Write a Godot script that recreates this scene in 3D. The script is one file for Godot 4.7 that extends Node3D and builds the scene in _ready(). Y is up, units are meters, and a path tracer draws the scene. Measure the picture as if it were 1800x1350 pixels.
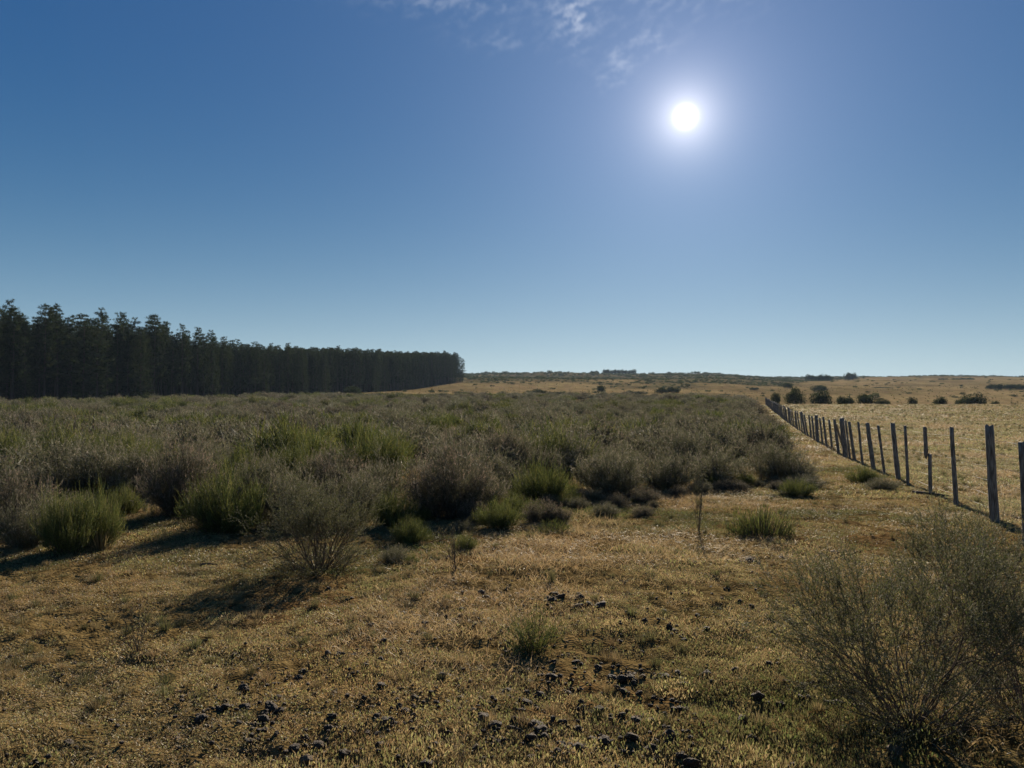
extends Node3D
# A scrubby pasture looking towards a low sun: pine plantation at left, old fence and dry paddock at right.
# x is right, forward is -z; "f" below is the distance forward (f = -z). Metres.

const EYE := 1.55
const FOREST_A := Vector2(-93, 140)   # plantation edge: its near end, and the way along it
const FOREST_D := Vector2(63, 340)
const PROFILE_A := [[-4000.00, 1.00], [-300.00, 1.00], [-40.00, 0.90], [0.00, 0.00], [15.00, -0.54], [30.00, -1.08], [60.00, -1.62], [100.00, -1.90], [150.00, -2.05], [250.00, -2.10], [350.00, -1.70], [450.00, 1.80], [600.00, 5.40], [800.00, 8.00], [1050.00, 14.50], [1300.00, 15.50], [1700.00, 13.00], [2600.00, 4.00], [4500.00, 0.00]]
const PROFILE_B := [[-4000.00, 1.00], [-300.00, 1.00], [-40.00, 0.90], [0.00, 0.00], [15.00, -0.54], [30.00, -1.08], [60.00, -1.50], [100.00, -1.72], [130.00, -1.95], [150.00, -2.70], [180.00, -4.40], [230.00, -4.90], [300.00, -3.60], [400.00, -1.30], [500.00, 0.60], [700.00, 4.40], [1000.00, 8.50], [1300.00, 12.00], [1700.00, 9.00], [2600.00, 3.00], [4500.00, 0.00]]
const FRONT := [[-0.96, 10.11], [-0.71, 10.36], [-0.67, 10.36], [-0.62, 9.41], [-0.58, 9.00], [-0.52, 9.41], [-0.51, 12.59], [-0.42, 13.86], [-0.41, 10.63], [-0.32, 10.63], [-0.25, 12.59], [-0.19, 11.53], [-0.13, 10.92], [-0.12, 11.86], [-0.01, 12.22], [-0.01, 14.14], [0.07, 13.41], [0.08, 14.84], [0.15, 14.53], [0.21, 15.62], [0.30, 17.33], [0.32, 16.63], [0.38, 17.79], [0.41, 27.87], [0.44, 35.28]]
const CLODS := [[-0.02, 4.22, 0.037], [0.08, 4.02, 0.030], [-0.52, 4.10, 0.024], [-0.55, 3.93, 0.032], [-0.49, 3.89, 0.017], [-0.61, 3.76, 0.031], [-0.67, 3.80, 0.020], [-0.64, 3.64, 0.019], [-0.61, 3.54, 0.026], [-0.46, 3.60, 0.021], [0.05, 3.90, 0.020], [-0.08, 3.69, 0.033], [0.02, 3.75, 0.033], [0.00, 3.67, 0.022], [0.12, 3.71, 0.033], [0.09, 3.39, 0.020], [-0.93, 3.44, 0.018], [-1.24, 4.08, 0.030], [-1.23, 3.92, 0.035], [-1.18, 3.90, 0.023], [-1.22, 3.76, 0.031], [-1.17, 3.63, 0.021], [-1.06, 4.15, 0.025], [-0.98, 3.88, 0.017], [-1.11, 3.83, 0.014], [-1.33, 4.33, 0.022], [-0.74, 3.45, 0.031], [-0.79, 3.55, 0.021], [-0.73, 3.29, 0.034], [-0.67, 3.32, 0.025], [-0.89, 3.54, 0.026], [-0.37, 3.33, 0.030], [-0.46, 3.31, 0.020], [-0.19, 4.67, 0.028], [-0.80, 4.68, 0.024], [-1.14, 4.77, 0.025], [-0.84, 5.05, 0.022], [-0.38, 5.73, 0.021], [-0.41, 5.65, 0.021], [-0.39, 5.95, 0.031], [-0.63, 5.55, 0.029], [-0.34, 4.08, 0.015], [-0.29, 4.15, 0.018], [0.55, 6.23, 0.041], [0.53, 6.02, 0.044], [0.69, 6.02, 0.044], [0.61, 6.08, 0.031], [0.96, 5.56, 0.025], [1.16, 5.88, 0.022], [1.15, 5.11, 0.026], [0.58, 4.43, 0.026], [0.74, 4.38, 0.023], [0.86, 4.44, 0.036], [0.96, 4.31, 0.029], [1.30, 4.07, 0.036], [0.61, 3.77, 0.028], [0.67, 3.79, 0.034], [0.49, 3.80, 0.020], [0.32, 3.71, 0.027], [0.27, 3.61, 0.032], [0.31, 3.57, 0.034], [0.22, 3.51, 0.026], [0.26, 3.51, 0.026], [0.30, 3.47, 0.028], [0.26, 3.45, 0.020], [0.38, 3.60, 0.027], [0.43, 3.56, 0.026], [0.56, 3.58, 0.032], [0.73, 3.58, 0.029], [0.08, 3.39, 0.025], [0.42, 3.40, 0.033], [0.39, 3.40, 0.020], [0.50, 3.50, 0.018], [0.92, 3.44, 0.023], [0.78, 3.33, 0.030], [0.20, 3.39, 0.018], [0.14, 3.66, 0.032], [0.83, 3.93, 0.020], [0.27, 4.34, 0.019], [1.59, 4.23, 0.025], [1.41, 4.03, 0.021], [1.70, 4.05, 0.033], [1.22, 3.33, 0.020], [2.43, 7.91, 0.053], [2.47, 7.86, 0.041], [2.82, 8.04, 0.036], [3.50, 8.34, 0.043], [1.93, 5.15, 0.023], [-2.04, 3.54, 0.024], [-1.76, 4.09, 0.018], [-1.48, 4.24, 0.025], [-1.48, 4.15, 0.018], [-1.46, 3.91, 0.026], [-1.48, 3.89, 0.020], [-1.37, 3.94, 0.026], [-1.20, 3.53, 0.026], [-1.21, 3.46, 0.020], [-1.53, 3.79, 0.028], [-1.57, 3.61, 0.016], [-1.74, 4.81, 0.021], [0.29, 6.23, 0.041], [0.35, 6.35, 0.042], [0.39, 6.20, 0.041], [0.32, 6.12, 0.036], [-0.26, 6.46, 0.033], [-0.21, 6.34, 0.033], [-0.29, 6.35, 0.028], [1.10, 5.38, 0.028], [1.13, 5.34, 0.028], [2.49, 7.82, 0.035], [1.51, 11.64, 0.077], [0.33, 11.78, 0.052]]
const PALE := [[-0.90, 3.37, 0.027], [1.70, 3.42, 0.030]]
const HAND := [
	[-5.45, 8.73, 0.81, 0.42, 0, "grey green shrub at the left edge of the photograph, nearest in its clump"],
	[-4.77, 8.27, 0.81, 0.34, 1, "green upright shrub of the left clump, in front, beside the grass hollow"],
	[-4.71, 8.73, 0.82, 0.29, 1, "bright green reedy shrub at the right side of the left clump"],
	[-6.57, 10.11, 0.97, 0.56, 2, "brown tipped shrub at the left edge of the photograph behind the left clump"],
	[-3.65, 9.86, 0.98, 0.55, 1, "dark green shrub at the edge of the grass hollow, left of the lone shrub"],
	[-3.59, 10.92, 1.17, 0.56, 0, "tall dark grey shrub right behind the lone grey shrub"],
	[-4.94, 11.53, 1.36, 0.64, 2, "shrub with pinkish brown plumes on top, left of centre behind the grass hollow"],
	[-4.76, 13.41, 1.14, 0.55, 1, "yellow green shrub behind the dark green one near the grass hollow"],
	[-2.92, 10.52, 0.95, 0.58, 0, "dark grey shrub pressed behind the left flank of the lone shrub"],
	[-2.22, 10.92, 0.97, 0.61, 0, "dark grey shrub pressed behind the right flank of the lone shrub"],
	[-3.07, 13.41, 1.14, 0.74, 2, "brown tipped shrub rising behind the lone shrub"],
	[-6.79, 14.14, 1.07, 0.73, 0, "grey shrub closing the back of the grass hollow, left"],
	[-6.54, 14.74, 0.99, 0.65, 1, "green shrub closing the back of the grass hollow, middle"],
	[-5.64, 14.14, 1.07, 0.57, 0, "grey shrub closing the back of the grass hollow, right"],
	[-2.14, 12.59, 0.93, 0.56, 0, "grey shrub between the lone shrub and the tall rounded one"],
	[-5.84, 11.53, 0.55, 0.30, 1, "small green shrub on the left rim of the grass hollow"],
	[-3.57, 13.41, 0.97, 0.50, 3, "smooth rounded green mound shrub with feathery top, left of centre"],
	[-1.61, 10.36, 0.56, 0.33, 1, "yellow green reedy shrub just right of the lone grey shrub"],
	[-0.92, 11.34, 1.31, 0.75, 2, "tall rounded grey shrub with pale brown crown at the front of the thicket, centre"],
	[-0.53, 11.86, 0.88, 0.48, 0, "dark grey shrub on the right flank of the tall rounded one, centre front"],
	[0.53, 12.99, 0.82, 0.53, 1, "yellow green shrub jutting out of the thicket just right of centre"],
	[0.83, 13.24, 0.36, 0.34, 1, "low green shrub at the foot of the yellow green one right of centre"],
	[-0.18, 16.63, 1.41, 0.68, 2, "pale plumed shrub rising behind the front row, centre"],
	[1.85, 14.33, 1.11, 0.79, 0, "wide grey shrub in the front row right of centre"],
	[3.07, 15.39, 0.97, 0.74, 0, "grey shrub in the front row, two from the right end of the thicket"],
	[4.35, 16.36, 0.99, 0.73, 0, "grey shrub in the front row near the right end of the thicket"],
	[6.09, 17.33, 1.15, 0.83, 0, "grey shrub at the right end of the thicket beside the fence path"],
	[5.89, 15.62, 0.38, 0.52, 0, "low dark shrub at the foot of the right end of the thicket"],
	[3.13, 9.63, 0.48, 0.44, 4, "separate low clump of stiff upright green rushes on the grass, right of centre"],
	[0.13, 4.92, 0.36, 0.20, 5, "small thin green shrub on the grass at bottom centre"],
	[-2.36, 4.84, 0.24, 0.14, 6, "tiny nearly bare twig plant with a sharp shadow, bottom left"],
	[-0.55, 7.38, 0.35, 0.19, 6, "tiny bare twig plant on the open grass in the centre"],
	[0.55, 9.86, 0.22, 0.26, 4, "low dark rush clump on the grass below the thicket, right of centre"],
	[7.56, 16.63, 0.47, 0.37, 1, "small green bush at the foot of the fence"],
	[7.29, 15.16, 0.34, 0.39, 0, "dark brown low bush at the foot of the fence beside the green one"],
	[-0.21, 3.30, 0.15, 0.03, 6, "single dry twig plant at the bottom edge of the photograph"],
	[2.36, 9.72, 0.56, 0.16, 6, "thin dry stalk plant beside the fallen stick, right of centre"]]
const BUSHES := [
	[34.8, 300.0, 3.10, 2.11, "ball-shaped dark tree standing alone in front of the golden field"],
	[9.0, 270.0, 1.84, 3.99, "dark bush below the golden field, left of the ball-shaped tree"],
	[15.7, 265.0, 1.09, 3.72, "lower paler bush beside the dark bush below the golden field"],
	[37.6, 275.0, 0.57, 3.05, "small bush just right of the ball-shaped tree"],
	[42.3, 260.0, 1.34, 4.42, "long dark bush right of the ball-shaped tree"],
	[56.4, 290.0, 2.29, 3.22, "left one of two joined dark bushes on the slope, right of centre"],
	[59.8, 285.0, 2.96, 3.16, "right and taller one of two joined dark bushes on the slope, right of centre"],
	[72.1, 300.0, 0.23, 2.00, "little round bush on the slope right of the two joined bushes"],
	[77.6, 280.0, 0.49, 2.69, "dark bush halfway between the two joined bushes and the fence end"],
	[-46.6, 225.0, 2.98, 3.16, "rounded dark bush in front of the pine plantation"],
	[-19.0, 280.0, 1.13, 2.69, "dark bush below the right end of the plantation"],
	[28.9, 290.0, 0.36, 1.71, "small low bush just left of the ball-shaped tree"],
	[56.5, 165.0, 2.97, 1.10, "narrow dark bush right at the far end of the fence"],
	[62.6, 170.0, 4.37, 2.39, "tall dark domed bush behind the paddock crest, left of its twin"],
	[68.1, 170.0, 4.50, 2.51, "tall dark domed bush behind the paddock crest, right of its twin"],
	[74.7, 172.0, 3.49, 2.29, "lower dark bush right of the two domed bushes"],
	[77.9, 170.0, 3.52, 2.26, "dark bush with a peaked top, second right of the two domed bushes"],
	[80.7, 168.0, 2.30, 2.24, "low tailing bush at the right end of the dark bush row"],
	[92.7, 178.0, 3.27, 1.18, "small thin bush alone behind the paddock crest"],
	[95.7, 172.0, 3.23, 1.65, "egg-shaped dark bush behind the paddock crest"],
	[102.8, 176.0, 2.46, 1.69, "low bush at the left foot of the broad dark bush on the right"],
	[103.2, 172.0, 3.49, 2.92, "broad dark bush behind the paddock crest near the right edge"],
	[111.8, 178.0, 2.35, 1.05, "small bush right of the broad dark bush near the right edge"],
	[118.6, 182.0, 1.81, 0.94, "tiny bush at the paddock crest by the right edge of the photograph"],
	[143.7, 360.0, 3.23, 4.26, "bush below the left ridge grove on the far field"],
	[206.6, 430.0, 0.66, 5.72, "long low bush in the middle of the far field"],
	[222.5, 430.0, 0.35, 3.81, "low bush right of the long one in the far field"],
	[119.4, 380.0, 1.56, 2.81, "grey bush on the slope left of the far fence end"],
	[150.6, 420.0, 2.96, 3.41, "bush on the slope above the far end of the fence"]]
const TREES := [
	[119.4, 989.8, 5.59, 3.47, "dark tree in the compact flat-topped grove on the skyline", "skyline grove"],
	[126.1, 1006.2, 5.37, 3.53, "dark tree in the compact flat-topped grove on the skyline", "skyline grove"],
	[131.8, 1014.4, 4.61, 3.56, "dark tree in the compact flat-topped grove on the skyline", "skyline grove"],
	[132.8, 986.5, 5.31, 3.46, "dark tree in the compact flat-topped grove on the skyline", "skyline grove"],
	[137.1, 984.4, 4.87, 3.46, "dark tree in the compact flat-topped grove on the skyline", "skyline grove"],
	[144.1, 1000.9, 5.17, 3.51, "dark tree in the compact flat-topped grove on the skyline", "skyline grove"],
	[149.9, 1008.3, 4.91, 3.54, "dark tree in the compact flat-topped grove on the skyline", "skyline grove"],
	[151.6, 988.7, 4.71, 3.47, "dark tree in the compact flat-topped grove on the skyline", "skyline grove"],
	[156.3, 989.0, 5.57, 3.47, "dark tree in the compact flat-topped grove on the skyline", "skyline grove"],
	[102.6, 984.5, 3.44, 3.27, "thin tree left of the flat-topped grove on the skyline", ""],
	[110.0, 998.4, 4.02, 3.32, "thin tree touching the left side of the flat-topped grove on the skyline", ""],
	[272.9, 707.8, 5.38, 2.88, "dark tree in the low grove on the skyline above the fence end", "low skyline grove"],
	[275.2, 703.8, 4.70, 2.86, "dark tree in the low grove on the skyline above the fence end", "low skyline grove"],
	[282.2, 711.8, 4.52, 2.89, "dark tree in the low grove on the skyline above the fence end", "low skyline grove"],
	[279.8, 696.2, 5.27, 2.83, "dark tree in the low grove on the skyline above the fence end", "low skyline grove"],
	[280.3, 688.3, 4.61, 2.80, "dark tree in the low grove on the skyline above the fence end", "low skyline grove"],
	[292.9, 709.8, 4.42, 2.89, "dark tree in the low grove on the skyline above the fence end", "low skyline grove"],
	[353.7, 810.1, 6.63, 4.27, "dark tree of the pair alone on the skyline right of the low grove", "skyline pair"],
	[354.4, 798.8, 6.68, 4.21, "dark tree of the pair alone on the skyline right of the low grove", "skyline pair"],
	[444.2, 795.3, 2.68, 3.20, "dark tree in the ragged skyline row at right", "ragged skyline row"],
	[448.1, 794.7, 2.53, 3.19, "dark tree in the ragged skyline row at right", "ragged skyline row"],
	[452.1, 794.4, 1.89, 3.19, "dark tree in the ragged skyline row at right", "ragged skyline row"],
	[457.9, 797.0, 2.74, 3.20, "dark tree in the ragged skyline row at right", "ragged skyline row"],
	[458.1, 789.9, 3.00, 3.17, "dark tree in the ragged skyline row at right", "ragged skyline row"],
	[468.1, 799.9, 3.33, 3.21, "dark tree in the ragged skyline row at right", "ragged skyline row"],
	[463.9, 785.4, 3.02, 3.16, "dark tree in the ragged skyline row at right", "ragged skyline row"],
	[481.7, 808.2, 2.04, 3.25, "dark tree in the ragged skyline row at right", "ragged skyline row"],
	[255.9, 411.9, 2.48, 2.17, "tree in the long dark hedgerow at the right edge of the photograph", "right hedgerow"],
	[261.5, 416.1, 2.58, 2.19, "tree in the long dark hedgerow at the right edge of the photograph", "right hedgerow"],
	[261.8, 411.9, 2.87, 2.17, "tree in the long dark hedgerow at the right edge of the photograph", "right hedgerow"],
	[272.0, 423.4, 2.30, 2.23, "tree in the long dark hedgerow at the right edge of the photograph", "right hedgerow"],
	[274.5, 422.6, 2.62, 2.23, "tree in the long dark hedgerow at the right edge of the photograph", "right hedgerow"],
	[279.1, 425.1, 2.43, 2.24, "tree in the long dark hedgerow at the right edge of the photograph", "right hedgerow"],
	[278.7, 420.1, 2.30, 2.21, "tree in the long dark hedgerow at the right edge of the photograph", "right hedgerow"],
	[282.6, 421.4, 2.44, 2.22, "tree in the long dark hedgerow at the right edge of the photograph", "right hedgerow"],
	[285.3, 421.1, 2.56, 2.22, "tree in the long dark hedgerow at the right edge of the photograph", "right hedgerow"],
	[291.9, 426.4, 2.18, 2.25, "tree in the long dark hedgerow at the right edge of the photograph", "right hedgerow"],
	[290.1, 419.5, 2.71, 2.21, "tree in the long dark hedgerow at the right edge of the photograph", "right hedgerow"],
	[292.2, 418.2, 2.79, 2.20, "tree in the long dark hedgerow at the right edge of the photograph", "right hedgerow"],
	[471.6, 777.1, 1.12, 2.58, "small round tree right of the ragged skyline row", ""]]
const TUSSOCKS := [[0.36, 6.89, 0.20, 0.07], [1.99, 10.36, 0.19, 0.14], [3.44, 14.33, 0.26, 0.16], [2.05, 11.53, 0.12, 0.09], [1.21, 7.43, 0.07, 0.05], [1.90, 6.77, 0.06, 0.04], [0.21, 9.41, 0.13, 0.09], [0.00, 9.63, 0.10, 0.08], [-0.43, 8.27, 0.07, 0.05], [-1.03, 6.35, 0.08, 0.06], [-1.24, 6.45, 0.07, 0.05], [-2.46, 6.66, 0.11, 0.09], [-5.37, 11.53, 0.34, 0.10], [-5.66, 11.86, 0.26, 0.11], [1.77, 8.27, 0.06, 0.04], [7.56, 15.98, 0.14, 0.13], [0.43, 11.53, 0.15, 0.11], [0.93, 12.59, 0.15, 0.09], [-0.19, 12.59, 0.17, 0.12], [3.07, 12.59, 0.20, 0.12], [-3.77, 6.07, 0.10, 0.08], [-4.07, 6.26, 0.12, 0.08], [2.10, 6.45, 0.06, 0.04], [1.49, 11.53, 0.10, 0.08], [2.84, 7.25, 0.05, 0.05], [-0.19, 8.62, 0.09, 0.06], [-0.76, 7.95, 0.07, 0.05]]

var rng := RandomNumberGenerator.new()
var bump := FastNoiseLite.new()
var patchn := FastNoiseLite.new()
var mat := {}
var taken := {}
var slope_a := PackedFloat32Array()
var slope_b := PackedFloat32Array()

# ---------------------------------------------------------------- small helpers
class Geo:
	var v := PackedVector3Array()
	var c := PackedColorArray()
	func tri(a: Vector3, b: Vector3, d: Vector3, col: Color) -> void:
		v.push_back(a); v.push_back(b); v.push_back(d)
		c.push_back(col); c.push_back(col); c.push_back(col)
	func blade(p: Vector3, tip: Vector3, side: Vector3, col: Color) -> void:
		tri(p - side, p + side, tip, col)
	func bent(p: Vector3, mid: Vector3, tip: Vector3, side: Vector3, col: Color) -> void:
		var s2 := side * 0.75
		tri(p - side, p + side, mid + s2, col)
		tri(p - side, mid + s2, mid - s2, col)
		tri(mid - s2, mid + s2, tip, col)
	func tube(p: Vector3, q: Vector3, r0: float, r1: float, n: int, col: Color) -> void:
		var d := (q - p).normalized()
		var s := d.cross(Vector3(0.31, 0.17, 0.93)).normalized()
		var t := d.cross(s)
		for i in n:
			var a0 := TAU * i / n
			var a1 := TAU * (i + 1) / n
			var o0 := s * cos(a0) + t * sin(a0)
			var o1 := s * cos(a1) + t * sin(a1)
			tri(p + o0 * r0, p + o1 * r0, q + o1 * r1, col)
			tri(p + o0 * r0, q + o1 * r1, q + o0 * r1, col)
	func leaf(p: Vector3, d: Vector3, side: Vector3, col: Color) -> void:
		tri(p, p + d * 0.5 + side, p + d, col)
		tri(p, p + d, p + d * 0.5 - side, col)
	func mesh() -> ArrayMesh:
		var a := []
		a.resize(Mesh.ARRAY_MAX)
		a[Mesh.ARRAY_VERTEX] = v
		a[Mesh.ARRAY_COLOR] = c
		var m := ArrayMesh.new()
		m.add_surface_from_arrays(Mesh.PRIMITIVE_TRIANGLES, a)
		return m

func numbered(called: String) -> String:
	var n: int = taken.get(called, 0)
	taken[called] = n + 1
	return called if n == 0 else "%s_%03d" % [called, n]

func tag(o: Node, label: String, category: String, group := "", kind := "") -> void:
	if label: o.set_meta("label", label)
	if category: o.set_meta("category", category)
	if group: o.set_meta("group", group)
	if kind: o.set_meta("kind", kind)

func thing(called: String, at: Vector3, label: String, category: String, group := "") -> Node3D:
	var o := Node3D.new()
	o.name = numbered(called)
	o.position = at
	add_child(o, true)
	tag(o, label, category, group)
	return o

func part(called: String, mesh: Mesh, material: Material, parent: Node) -> MeshInstance3D:
	var o := MeshInstance3D.new()
	o.name = called
	o.mesh = mesh
	o.material_override = material
	parent.add_child(o, true)
	return o

func many(called: String, mesh: Mesh, material: Material, where: Array, tints: PackedColorArray, parent: Node) -> MultiMeshInstance3D:
	var mm := MultiMesh.new()
	mm.transform_format = MultiMesh.TRANSFORM_3D
	mm.use_colors = true
	mm.mesh = mesh
	mm.instance_count = where.size()
	for i in where.size():
		mm.set_instance_transform(i, where[i])
		mm.set_instance_color(i, tints[i])
	var o := MultiMeshInstance3D.new()
	o.name = called
	o.multimesh = mm
	o.material_override = material
	parent.add_child(o, true)
	return o

func rnd(a: float, b: float) -> float:
	return rng.randf_range(a, b)

func pick(list: Array) -> Color:
	return list[rng.randi() % list.size()]

func vary(c: Color, k: float) -> Color:
	var s := rnd(1.0 - k, 1.0 + k)
	return Color(c.r * s, c.g * s * rnd(0.94, 1.06), c.b * s)

func dir3() -> Vector3:
	var z := rnd(-1, 1)
	var a := rnd(0, TAU)
	var r := sqrt(1 - z * z)
	return Vector3(r * cos(a), z, r * sin(a))

# ---------------------------------------------------------------- the lie of the land
func slopes(t: Array) -> PackedFloat32Array:
	var out := PackedFloat32Array()
	out.resize(t.size())
	for k in range(1, t.size() - 1):
		var a: float = (t[k][1] - t[k - 1][1]) / (t[k][0] - t[k - 1][0])
		var b: float = (t[k + 1][1] - t[k][1]) / (t[k + 1][0] - t[k][0])
		out[k] = 0.0 if a * b <= 0.0 else 2.0 * a * b / (a + b)
	return out

func along(t: Array, s: PackedFloat32Array, f: float) -> float:
	if f <= t[0][0]: return t[0][1]
	for i in t.size() - 1:
		if f <= t[i + 1][0]:
			var h: float = t[i + 1][0] - t[i][0]
			var u: float = (f - t[i][0]) / h
			var u2 := u * u
			var u3 := u2 * u
			return (2 * u3 - 3 * u2 + 1) * t[i][1] + (u3 - 2 * u2 + u) * s[i] * h + (-2 * u3 + 3 * u2) * t[i + 1][1] + (u3 - u2) * s[i + 1] * h
	return t[t.size() - 1][1]

func fence_x(f: float) -> float:
	return 3.45 + 0.303 * f

func lie(x: float, f: float) -> float:
	var s := x - (3.3 + 0.3 * f)
	var w := 6.0 + 0.06 * maxf(f, 0.0)
	var k := smoothstep(-w, w, s)
	var h := 0.0
	if k < 1.0: h += along(PROFILE_A, slope_a, f) * (1.0 - k)
	if k > 0.0: h += along(PROFILE_B, slope_b, f) * k
	return h

func ground_y(x: float, f: float) -> float:
	var d := sqrt(x * x + f * f)
	var h := lie(x, f)
	if d < 60.0:
		h += (bump.get_noise_2d(x * 22.0, f * 22.0) * 0.035 + bump.get_noise_2d(x * 75.0 + 40.0, f * 75.0) * 0.042) * (1.0 - smoothstep(25.0, 60.0, d))
	if d > 200.0:
		h += bump.get_noise_2d(x * 0.07, f * 0.07) * 5.0 * smoothstep(300.0, 1000.0, d)
	return h

func spot(x: float, f: float, sink := 0.0) -> Vector3:
	return Vector3(x, ground_y(x, f) - sink, -f)

func front_at(u: float) -> float:
	if u <= FRONT[0][0]: return FRONT[0][1]
	for i in FRONT.size() - 1:
		if u <= FRONT[i + 1][0]:
			return lerpf(FRONT[i][1], FRONT[i + 1][1], (u - FRONT[i][0]) / (FRONT[i + 1][0] - FRONT[i][0]))
	return 1e6

func forest_side(x: float, f: float) -> float:
	# metres to the right of the plantation's edge (negative inside it)
	var d := FOREST_D.normalized()
	var p := Vector2(x, f) - FOREST_A
	return p.x * d.y - p.y * d.x

func heath(x: float, f: float) -> float:
	# how far dark heath covers the far hills
	var n := patchn.get_noise_2d(x * 0.5 + 400.0, f * 0.3)
	var n2 := patchn.get_noise_2d(x * 2.0, f * 1.0 + 50.0)
	var u := x / maxf(f, 1.0)
	var edge := lerpf(520.0, 1050.0, smoothstep(0.30, 0.52, u)) - 40.0 * smoothstep(0.12, 0.28, u) * smoothstep(0.4, 0.3, u)
	return smoothstep(-60.0, 70.0, f - edge + 260.0 * n + 120.0 * n2)

func in_scrub(x: float, f: float) -> bool:
	if f < 4.0 or f > 300.0 or x > fence_x(f) - 1.9: return false
	if forest_side(x, f) < 1.5: return false
	if f > 235.0 + 25.0 * patchn.get_noise_2d(x * 2.0, 7.0): return false
	return f > front_at(x / f)

# ---------------------------------------------------------------- materials
func noise_tex(freq: float, ramp: Array, seed_: int, octaves := 4, size := 512) -> NoiseTexture2D:
	var n := FastNoiseLite.new()
	n.seed = seed_
	n.noise_type = FastNoiseLite.TYPE_SIMPLEX_SMOOTH
	n.frequency = freq
	n.fractal_octaves = octaves
	var t := NoiseTexture2D.new()
	t.width = size
	t.height = size
	t.seamless = true
	t.noise = n
	var g := Gradient.new()
	g.offsets = PackedFloat32Array(ramp.map(func(r): return r[0]))
	g.colors = PackedColorArray(ramp.map(func(r): return r[1]))
	t.color_ramp = g
	return t

func plant_mat(back: float, rough := 0.6, shine := 0.35) -> StandardMaterial3D:
	var m := StandardMaterial3D.new()
	m.vertex_color_use_as_albedo = true
	m.roughness = rough
	m.metallic_specular = shine
	m.cull_mode = BaseMaterial3D.CULL_DISABLED
	if back > 0.0:
		m.backlight_enabled = true
		m.backlight = Color(back, back, back).linear_to_srgb()
	return m

func make_materials() -> void:
	mat.grass = plant_mat(0.85, 0.55)
	mat.leaf = plant_mat(0.6, 0.68, 0.26)
	mat.needle = plant_mat(0.6, 0.85, 0.12)
	mat.bark = plant_mat(0.0, 0.9, 0.15)
	var g := StandardMaterial3D.new()
	g.vertex_color_use_as_albedo = true
	g.roughness = 0.95
	g.specular_mode = BaseMaterial3D.SPECULAR_DISABLED
	g.uv1_triplanar = true
	g.uv1_world_triplanar = true
	g.uv1_scale = Vector3.ONE * 0.55
	g.albedo_texture = noise_tex(0.03, [[0.0, Color(0.45, 0.42, 0.36)], [0.45, Color(0.78, 0.76, 0.7)], [0.7, Color(0.95, 0.92, 0.84)], [1.0, Color(1, 1, 0.95)]], 11, 5)
	g.heightmap_enabled = true
	g.heightmap_scale = 1.6
	g.heightmap_texture = noise_tex(0.12, [[0.0, Color.BLACK], [1.0, Color.WHITE]], 12, 5)
	mat.ground = g
	var w := StandardMaterial3D.new()
	w.albedo_color = Color(0.74, 0.72, 0.69)
	w.roughness = 0.9
	w.uv1_triplanar = true
	w.uv1_scale = Vector3(9, 0.9, 9)
	w.albedo_texture = noise_tex(0.02, [[0.0, Color(0.3, 0.27, 0.24)], [0.4, Color(0.55, 0.52, 0.48)], [0.6, Color(0.72, 0.7, 0.66)], [1.0, Color(0.9, 0.88, 0.85)]], 21, 5, 256)
	w.heightmap_enabled = true
	w.heightmap_scale = 1.2
	w.heightmap_texture = noise_tex(0.03, [[0.0, Color.BLACK], [1.0, Color.WHITE]], 22, 5, 256)
	mat.wood = w
	var s := StandardMaterial3D.new()
	s.albedo_color = Color(0.45, 0.45, 0.46)
	s.metallic = 0.4
	s.roughness = 0.7
	mat.wire = s
	var c := StandardMaterial3D.new()
	c.albedo_color = Color(0.42, 0.335, 0.25)
	c.roughness = 0.85
	c.uv1_triplanar = true
	c.uv1_scale = Vector3.ONE * 4.0
	c.albedo_texture = noise_tex(0.03, [[0.0, Color(0.45, 0.42, 0.38)], [0.5, Color(0.75, 0.72, 0.66)], [1.0, Color(1, 0.97, 0.9)]], 31, 5, 256)
	c.heightmap_enabled = true
	c.heightmap_scale = 0.8
	c.heightmap_texture = noise_tex(0.04, [[0.0, Color.BLACK], [1.0, Color.WHITE]], 32, 5, 256)
	mat.clod = c
	var p: StandardMaterial3D = c.duplicate()
	p.albedo_color = Color(0.62, 0.53, 0.42)
	mat.pale = p

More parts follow.
